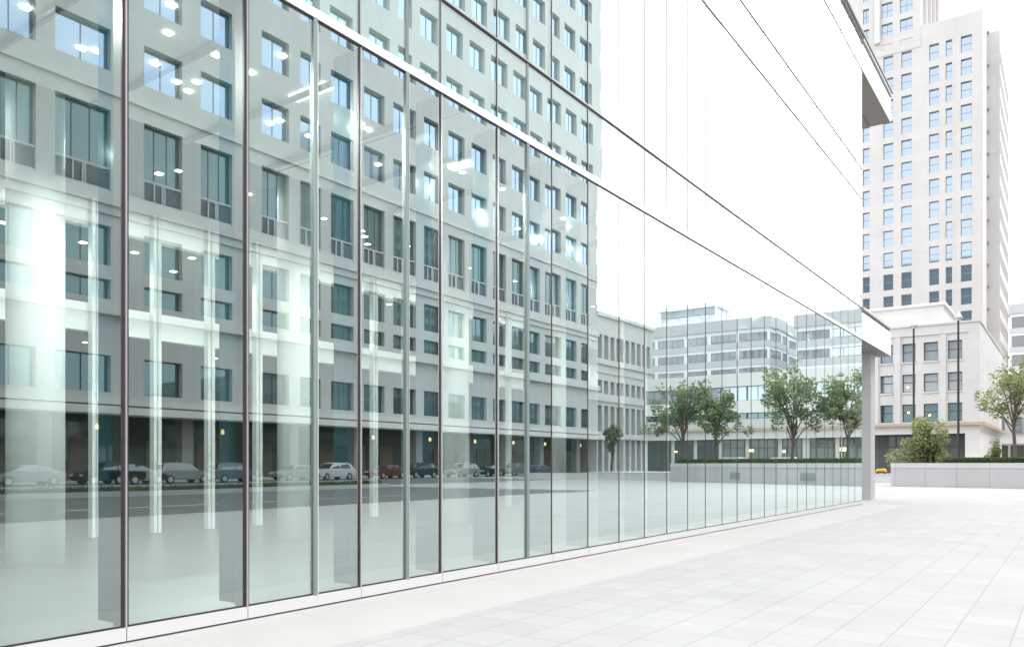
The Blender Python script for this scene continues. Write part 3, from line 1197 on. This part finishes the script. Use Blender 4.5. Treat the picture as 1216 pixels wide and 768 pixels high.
# taller block on top
ZU0 = ZTT
ZU1 = ZTT + 16
uo = [(fx(YT, 1025), fx(YT, 1032)), (fx(YT, 1047), fx(YT, 1060)), (fx(YT, 1068.8), fx(YT, 1083.8))]
us = [us[0] if False else op[0][0] - 2]
for a, c in uo:
    us += [a, c]
us.append(XU)
zq = lambda py: front(YT, 1076, py)[1]
zs = [ZTT + .002, ZTT + .01]
rr = [(zq(54 - .5), zq(46.5)), (zq(40), zq(22)), (zq(15), zq(-3)), (zq(-12), zq(-28))]
b = MB()
rows_u = [r for r in rr]
zlow = min(r[0] for r in rows_u) - .8
zs = [zlow]
for a, c in rows_u:
    zs += [a, c]
zs.append(ZU1)
grid_wall(b, lambda u, z, d: (u, YT - .06 + d, z), us, zs, lambda i, j: i % 2 == 1 and j % 2 == 1, .45)
b.quad((XU, YT - .06, zlow), (XU, YT + 22, zlow), (XU, YT + 22, ZU1), (XU, YT - .06, ZU1))
b.quad((us[0], YT - .06, ZU1), (XU, YT - .06, ZU1), (XU, YT + 22, ZU1), (us[0], YT + 22, ZU1))
b.build("upper_block", M_dtower, dt)
for a, c in uo:
    for z0, z1 in rows_u:
        win(dt, ((a + c) / 2, YT + .2, z0), 0, c - a, z1 - z0, [M_frame2, M_win_tower], 1, .5, .06)
b = MB()
b.box(fx(YT, 1039), YT - .5, zq(44), fx(YT, 1045.5), YT - .065, ZU1 + .5)
b.build("pilaster", M_white, dt)
b = MB()
for k in range(4):
    b.box(XU + .01, YT + 2 + 4 * k, ZTT + .02, XU + .5, YT + 2.5 + 4 * k, ZU1)
b.build("side_rib", M_dtower, dt)

# low shops closing the side street
ss = thing("side_street_shops", "low pale shop building with white canopy closing the side street", "building", (-2, 130, 0))
b = MB()
b.box(-11, 130.6, .1, 16, 142, 10.5)
b.build("wall", M_dstone, ss)
b = MB()
b.box(-11.2, 128.8, 4.2, 16.2, 130.59, 5.1)
b.build("shop_canopy", M_white, ss)
b = MB()
b.box(-11.1, 130.2, 8.6, 16.1, 130.59, 9.0)
b.build("tan_ledge", M_ledge, ss)
for k in range(8):
    win(ss, (-9 + 3.2 * k, 130.5, .1), 0, 2.9, 3.9, [M_frame, M_shop], 1, .7, .1, "shop_window")
    win(ss, (-9 + 3.2 * k, 130.5, 5.6), 0, 2.2, 2.2, [M_frame2, M_win_blue], 1, None, .1)

# dark glazed block behind the viewer: what the lower windows of the tower mirror
db = thing("dark_glazed_block", "dark glazed office slab mirrored by the lower windows of the precast tower", "office building", (-34, -70, 0))
b = MB()
b.box(-90, -90, 0, 12, -70, 74)
b.build("wall", mat("dark curtain wall", (.22, .25, .26), .4, var=.2, scale=.08), db)
for k in range(18):
    b = MB()
    b.box(-90.2, -70.25, 4 * k + 3.2, 12.2, -70.01, 4 * k + 4)
    b.build("spandrel_band", M_band, db)

# ------------------------------------------------------------------ planter
PA, PBd, PC = (-9.6, 55.8), (-1.6, 54.4), (15.2, 61.5)
pl = thing("stone_planter", "long grey granite planter wall closing the far end of the plaza", "planter", (0, 56, 0))
def ribbon(mb, pts, z0, z1, out, back):
    """a wall that follows pts; front face pushed out, thickness back"""
    P = [Vector((x, y)) for x, y in pts]
    nr = []
    for i in range(len(P)):
        a = P[max(i - 1, 0)]
        c = P[min(i + 1, len(P) - 1)]
        t = (c - a).normalized()
        nr.append(Vector((t.y, -t.x)))
    f = [P[i] + nr[i] * out for i in range(len(P))]
    k = [P[i] - nr[i] * back for i in range(len(P))]
    for i in range(len(P) - 1):
        q = [(*f[i], z0), (*f[i + 1], z0), (*f[i + 1], z1), (*f[i], z1)]
        mb.quad(*q)
        q2 = [(*k[i], z0), (*k[i], z1), (*k[i + 1], z1), (*k[i + 1], z0)]
        mb.quad(*q2)
        mb.quad((*f[i], z1), (*f[i + 1], z1), (*k[i + 1], z1), (*k[i], z1))
        mb.quad((*f[i], z0), (*k[i], z0), (*k[i + 1], z0), (*f[i + 1], z0))
    for i in (0, len(P) - 1):
        mb.quad((*f[i], z0), (*f[i], z1), (*k[i], z1), (*k[i], z0))
PP = [PA, PBd, PC]
b = MB()
ribbon(b, PP, 0, 1.14, 0, .4)
b.build("planter_wall", M_planter, pl)
b = MB()
ribbon(b, PP, 1.155, 1.48, .02, .44)
b.build("coping", M_cap, pl)
b = MB()
ribbon(b, PP, 0.02, 1.2, -.42, 5.0)
b.build("soil_bed", mat("soil", (.06, .05, .04), .9, var=.2), pl)
for (t, w_) in ((.60, 1.0), (.13 + .12, 1.0)):
    x, y = PBd[0] + (PC[0] - PBd[0]) * t, PBd[1] + (PC[1] - PBd[1]) * t
    tx = Vector((PC[0] - PBd[0], PC[1] - PBd[1])).normalized()
    nx = Vector((tx.y, -tx.x))
    b = MB()
    for k in range(6):
        z = .32 + .08 * k
        p0 = Vector((x, y)) - tx * w_ / 2 + nx * .02
        p1 = Vector((x, y)) + tx * w_ / 2 + nx * .02
        q0, q1 = p0 + nx * .02, p1 + nx * .02
        b.quad((*q0, z), (*q1, z), (*p1, z + .06), (*p0, z + .06))
        b.quad((*p0, z), (*p1, z), (*q1, z), (*q0, z))
    p0 = Vector((x, y)) - tx * w_ / 2 + nx * .012
    p1 = Vector((x, y)) + tx * w_ / 2 + nx * .012
    b.quad((*p0, .3), (*p1, .3), (*p1, .82), (*p0, .82))
    b.build("vent_grille", M_frame2, pl)

rh = random.Random(21)
hx = fx(56, 1121)
b = MB()
# hedge ridge follows the planter a little behind its coping
H = [(hx, 56.0), (-1.6, 55.4), (14.8, 62.3)]
ribbon(b, H, 1.2, 1.72, .3, .4)
hedge_mesh(b, *H[0], *H[1], 1.3, 1.76, 3500, rh, .06)
hedge_mesh(b, *H[1], *H[2], 1.3, 1.76, 5000, rh, .06)
tag(b.build("clipped_hedge", M_leaf3), "long low clipped green hedge growing along the granite planter", "hedge")

# ------------------------------------------------------------------ trees and shrubs
def tree(name, label, x, y, z0, h, cr, base, n, leaf, seed, lm, spread=1.0, group=None, trunk=.16, nb=9, dens=.36):
    rnd = random.Random(seed)
    t = thing(name, label, "tree", (x, y, z0), group)
    tb = MB()
    lean = rnd.uniform(-.2, .2)
    top = z0 + h * .55
    tb.tube([(x, y, z0), (x + lean * .3, y, z0 + base * .6), (x + lean, y + .1, z0 + base), (x + lean * 1.2, y + .1, top)], [trunk, trunk * .8, trunk * .7, trunk * .35], 9)
    blobs = []
    for k in range(nb):
        a = 2 * math.pi * (k + rnd.random() * .7) / nb * 1.0 + rnd.random()
        zz = z0 + base * rnd.uniform(.85, 1.0) + (top - z0 - base) * rnd.uniform(0, 1)
        rr_ = cr * rnd.uniform(.45, .95)
        ez = zz + (z0 + h - zz) * rnd.uniform(.25, .95)
        rr_ *= max(.35, 1 - ((ez - z0) / h - .6) ** 2 * 3)
        e = Vector((x + math.cos(a) * rr_ * spread, y + math.sin(a) * rr_, ez))
        s = Vector((x + lean, y + .1, zz))
        m_ = s.lerp(e, .5) + Vector((0, 0, .25))
        tb.tube([tuple(s), tuple(m_), tuple(e)], [trunk * .4, trunk * .24, .02], 6)
        blobs.append((tuple(e), cr * rnd.uniform(.24, dens)))
        for q in range(3):
            e2 = m_.lerp(e, rnd.random()) + Vector((rnd.gauss(0, 1), rnd.gauss(0, 1), rnd.gauss(0, .6))) * cr * .28
            tb.tube([tuple(m_), tuple(e2)], [trunk * .16, .012], 5)
            blobs.append((tuple(e2), cr * rnd.uniform(.16, dens * .8)))
    tb.build("trunk", M_bark, t, smooth=True)
    lb_ = MB()
    leaf_cloud(lb_, blobs, n, leaf, rnd)
    lb_.build("crown", lm, t)
    return t
YTR = 64.0
for px, top, wpx, lab, sd in ((806, 454, 66, "full green street tree behind the planter closest to the limestone wing", 1),
                              (853, 459, 50, "slimmer green street tree standing between the two grey office blocks and the limestone wing", 2),
                              (940, 439, 76, "broad green street tree with a forked trunk behind the vented planter", 3),
                              (1003, 444, 70, "green street tree behind the planter closest to the stone corner building", 4)):
    x, z = mfront(YTR, px, top)
    d_ = YTR / ray(px)[1]
    tree("street_tree", lab, x, YTR, 0, z, wpx * d_ / F / 2 * 1.1, 3.1, 3000, .15, sd, M_leaf, group="street trees behind the planter", nb=13)
for i, (px, top) in enumerate(((728, 484),)):
    y_, z_ = mside(px, top, 62)
    tree("street_tree", "slender dark street tree standing alone at the foot of the limestone wing", 62 * CT - 2 * D, F * 62 / (1276 - px) / CT - 62 * ST, .1, 6.6, 1.2, 2.0, 1700, .15, 31, M_leaf, nb=10)
x, z = front(59.0, 1188, 432)
tree("airy_street_tree", "airy young tree with open pale green crown standing behind the planter hedge", fx(59, 1206), 59.0, .6, z - .6, 2.6, 2.9, 2600, .115, 8, M_leaf2, 1.0, None, .13, 11, .26)

def shrub(label, x, y, z0, h, wdt, n, leaf, seed, lm):
    rnd = random.Random(seed)
    t = thing("leafy_shrub", label, "shrub", (x, y, z0))
    tb = MB()
    blobs = []
    for k in range(16):
        a = rnd.random() * 6.283
        up = rnd.random()
        rad = wdt / 2 * (1 - up * .75) * rnd.uniform(.35, 1)
        e = Vector((x + math.cos(a) * rad, y + math.sin(a) * rad * .7, z0 + h * (.12 + .84 * up)))
        s = Vector((x + math.cos(a) * .1, y + math.sin(a) * .1, z0))
        tb.tube([tuple(s), tuple(s.lerp(e, .5) + Vector((0, 0, .15))), tuple(e)], [.03, .02, .008], 5)
        blobs.append((tuple(e), wdt * rnd.uniform(.09, .16)))
        blobs.append((tuple(s.lerp(e, .6)), wdt * rnd.uniform(.08, .15)))
    tb.build("stem", M_bark, t)
    lb_ = MB()
    leaf_cloud(lb_, blobs, n, leaf, rnd)
    lb_.build("foliage", lm, t)
    return t
x, z = front(57, 1100, 498)
shrub("large bushy pale green shrub at the end of the granite planter", x, 57.2, 1.2, z - 1.2, 4.3, 5200, .10, 4, M_leaf2)
x, z = front(57, 1182, 523)
shrub("small wispy green shrub rising behind the clipped hedge", x, 57.4, 1.2, z - 1.2, 1.7, 1100, .075, 6, M_leaf2)

# ------------------------------------------------------------------ lamp posts
for px, py, Y, lab in ((1085, 380, 64.0, "black street lamp post rising behind the large bushy shrub"), (1138, 370, 61.8, "black street lamp post standing between the shrub and the clipped hedge")):
    x, zt_ = front(Y, px, py)
    t = thing("street_lamp", lab, "street lamp", (x, Y, 0), "tall lamp posts along the street")
    b = MB()
    b.lathe(x, Y, [(.22, 0), (.22, .12), (.12, .2), (.11, 1.0), (.085, 1.1), (.065, zt_ - .75), (.05, zt_ - .55)], 14)
    b.build("post", M_lamp, t, smooth=True)
    b = MB()
    b.lathe(x, Y, [(0, zt_ - .60), (.13, zt_ - .58), (.15, zt_ - .45), (0, zt_ - .43)], 16)
    b.build("lamp_lens", mat("frosted lens", (.7, .7, .68), .5) if "frosted lens" not in MATS else MATS["frosted lens"], t)
    b = MB()
    b.lathe(x, Y, [(.27, zt_ - .46), (.26, zt_ - .40), (.2, zt_ - .26), (.1, zt_ - .16), (.07, zt_ - .03), (0, zt_)], 20)
    b.lathe(x, Y, [(.27, zt_ - .46), (.2, zt_ - .47)], 20)
    b.build("lamp_dome", M_lamphead, t, smooth=True)

# yellow barrier on the far kerb
BY = 79.2
x, z = front(BY, 1046.5, 556)
t = thing("yellow_barrier", "small yellow plastic barrier lying on the kerb beyond the planter end", "barrier", (x, BY, .54))
b = MB()
b.tube([(x - .42, BY, .70), (x - .3, BY, .84), (x + .3, BY, .88), (x + .42, BY, .72)], [.1, .15, .15, .1], 10)
b.build("barrier_body", M_yellow, t, smooth=True)
b = MB()
for dx_ in (-.3, .3):
    b.box(x + dx_ - .08, BY - .14, .54, x + dx_ + .08, BY + .14, .72)
b.build("barrier_foot", M_frame, t)

# ------------------------------------------------------------------ cars
def car_parts(kind):
    """side profile along +x (front), width along y; returns list of (name, MB, slots)"""
    Lc, W = (4.6, 1.82)
    Hh = 1.62 if kind == 'suv' else 1.42
    hw = W / 2
    if kind == 'suv':
        body = [(-2.3, .42), (-2.32, .85), (-2.2, 1.02), (-1.2, 1.03), (.9, 1.0), (1.9, .86), (2.26, .68), (2.3, .42), (2.1, .28), (-2.15, .28)]
        roof = [(-2.12, 1.0), (-1.78, 1.5), (-1.4, Hh), (-.2, Hh + .02), (.35, Hh - .06), (1.1, 1.0)]
    else:
        body = [(-2.3, .42), (-2.32, .82), (-2.15, .93), (-1.3, .95), (.9, .93), (1.9, .8), (2.26, .64), (2.3, .42), (2.1, .26), (-2.15, .26)]
        roof = [(-1.85, .93), (-1.15, 1.33), (-.7, Hh), (.0, Hh), (.4, Hh - .06), (1.25, .93)]
    out = []
    b = MB()
    def extr(prof, y0, y1, inset, m):
        n = len(prof)
        base = len(b.v)
        cz = sum(p[1] for p in prof) / n
        for yy, sc_ in ((-y1, 1 - inset), (-y0, 1.0), (y0, 1.0), (y1, 1 - inset)):
            for (x, z) in prof:
                b.v.append((x * (1 if sc_ == 1 else .985), yy, cz + (z - cz) * sc_))
        for r in range(3):
            for k in range(n):
                k2 = (k + 1) % n
                b.f.append((base + r * n + k, base + r * n + k2, base + (r + 1) * n + k2, base + (r + 1) * n + k))
                b.m.append(m)
        b.f.append(tuple(base + k for k in reversed(range(n))))
        b.m.append(m)
        b.f.append(tuple(base + 3 * n + k for k in range(n)))
        b.m.append(m)
    extr(body, hw - .1, hw, .12, 0)
    n = len(roof)
    base = len(b.v)
    for s in (-1, 1):
        for x, z in roof:
            yy = hw - .06 if z < 1.1 else hw - .26
            b.v.append((x, s * yy, z))
    for k in range(n - 1):
        b.f.append((base + k, base + k + 1, base + n + k + 1, base + n + k))
        b.m.append(0)
    b.f.append(tuple(base + k for k in range(n)))
    b.m.append(0)
    b.f.append(tuple(base + n + k for k in reversed(range(n))))
    b.m.append(0)
    out.append(("body", b, [0]))
    g = MB()
    for s in (-1, 1):
        def pt(x, z):
            f_ = max(0, min(1, (z - 1.0) / .45))
            return (x, s * (hw - .055 - .2 * f_ + .012), z)
        zl, zh = roof[0][1] + .06, Hh - .13
        xs = roof[0][0] + .35, roof[1][0] + .25, (roof[2][0] + roof[3][0]) / 2
        g.quad(pt(roof[0][0] + .42, zl), pt(-.38, zl), pt(-.42, zh), pt(roof[1][0] + .28, zh))
        g.quad(pt(-.28, zl), pt(roof[5][0] - .3, zl), pt(roof[4][0] - .05, zh), pt(-.32, zh))
    def across(p, q, inset):
        (xa, za), (xb_, zb) = p, q
        dx_, dz = zb - za, -(xb_ - xa)
        l = math.hypot(dx_, dz)
        ox, oz = dx_ / l * .012, dz / l * .012
        sgn = 1 if oz > 0 else -1
        ox, oz = ox * sgn, oz * sgn
        ya = hw - .14
        yb = hw - .32
        g.quad((xa + ox, -ya, za + oz), (xa + ox, ya, za + oz), (xb_ + ox, yb, zb + oz), (xb_ + ox, -yb, zb + oz))
    across((roof[5][0] - .08, roof[5][1] + .07), (roof[4][0] + .06, roof[4][1] - .05), 0)
    across((roof[0][0] + .06, roof[0][1] + .08), (roof[1][0] - .02, roof[1][1] - .05), 0)
    out.append(("window", g, ['g']))
    for xw in (-1.42, 1.42):
        for s in (-1, 1):
            wmb = MB()
            y1_, y0_ = s * (hw + .01), s * (hw - .2)
            wmb.tube([(xw, y0_, .33), (xw, y1_, .33)], .335, 18, 0)
            wmb.tube([(xw, y1_ - s * .005, .33), (xw, y1_ + s * .014, .33)], .21, 14, 1)
            out.append(("wheel", wmb, ['t', 'r']))
    for s in (-1, 1):
        hmb = MB()
        hmb.box(2.12, s * .5, .62, 2.285, s * .82, .74)
        out.append(("headlight", hmb, ['h']))
        tmb = MB()
        tmb.box(-2.335, s * .52, .74, -2.2, s * .86, .9)
        out.append(("tail_light", tmb, ['l']))
    return out
MESHES = {}
for kind in ('suv', 'sedan'):
    lst = []
    for nm, mbx, slots in car_parts(kind):
        me = bpy.data.meshes.new(nm)
        me.from_pydata(mbx.v, [], mbx.f)
        for s in slots:
            me.materials.append({0: PAINT[0], 'g': M_carglass, 't': M_tyre, 'r': M_rim, 'h': M_head, 'l': M_tail}[s])
        me.polygons.foreach_set("material_index", mbx.m)
        me.update()
        lst.append((nm, me))
    MESHES[kind] = lst
def car(kind, paint, x, y, z, rz, label, group):
    t = thing("parked_car", label, "car", (x, y, z), group)
    t.rotation_euler = (0, 0, rz)
    for nm, me in MESHES[kind]:
        o = bpy.data.objects.new(nm, me)
        sc.collection.objects.link(o)
        o.parent = t
        if nm == "body":
            o.material_slots[0].link = 'OBJECT'
            o.material_slots[0].material = PAINT[paint]
KC = 70.0
XC = KC * CT - 2 * D
cars = [(30, 'sedan', 0, "silver sedan parked by the arcade behind the first lobby column"), (128, 'suv', 1, "black suv parked under the arcade of the limestone tower"),
        (157, 'sedan', 0, "silver sedan nosing out behind the black suv on the avenue"), (213, 'suv', 0, "silver estate car parked alone on the far side of the avenue"),
        (275, 'suv', 4, "blue grey suv parked behind the silver estate car"), (350, 'sedan', 0, "silver sedan parked beside a white suv at the middle of the arcade"),
        (398, 'suv', 2, "white suv parked beside the silver sedan near the dark red car"), (462, 'sedan', 3, "dark red sedan parked on the avenue"),
        (496, 'suv', 1, "black suv parked directly behind the dark red sedan"), (548, 'suv', 0, "silver suv parked between the two black cars beyond the dark red sedan"),
        (580, 'sedan', 1, "black sedan parked further along the avenue"), (612, 'suv', 4, "blue grey suv parked close to the limestone wing"), (645, 'sedan', 4, "blue grey sedan parked at the corner of the limestone wing")]
for px, kind, pc, lab in cars:
    d_ = F * KC / (1276 - px)
    car(kind, pc, XC, d_ / CT - KC * ST, -.05, R(90) if px % 2 else R(-90), lab, "cars parked along the avenue")
for px, kind, pc, lab in ((838, 'sedan', 0, "silver car on the cross street behind the planter by the slim tree"), (880, 'suv', 2, "white suv on the cross street behind the vented planter"),
                          (923, 'suv', 2, "white suv on the cross street behind the broad forked tree"), (957, 'sedan', 0, "silver car on the cross street beyond the broad forked tree")):
    car(kind, pc, mfront(70.5, px)[0], 70.5, .40, 0 if px % 2 else math.pi, lab, "cars on the cross street")
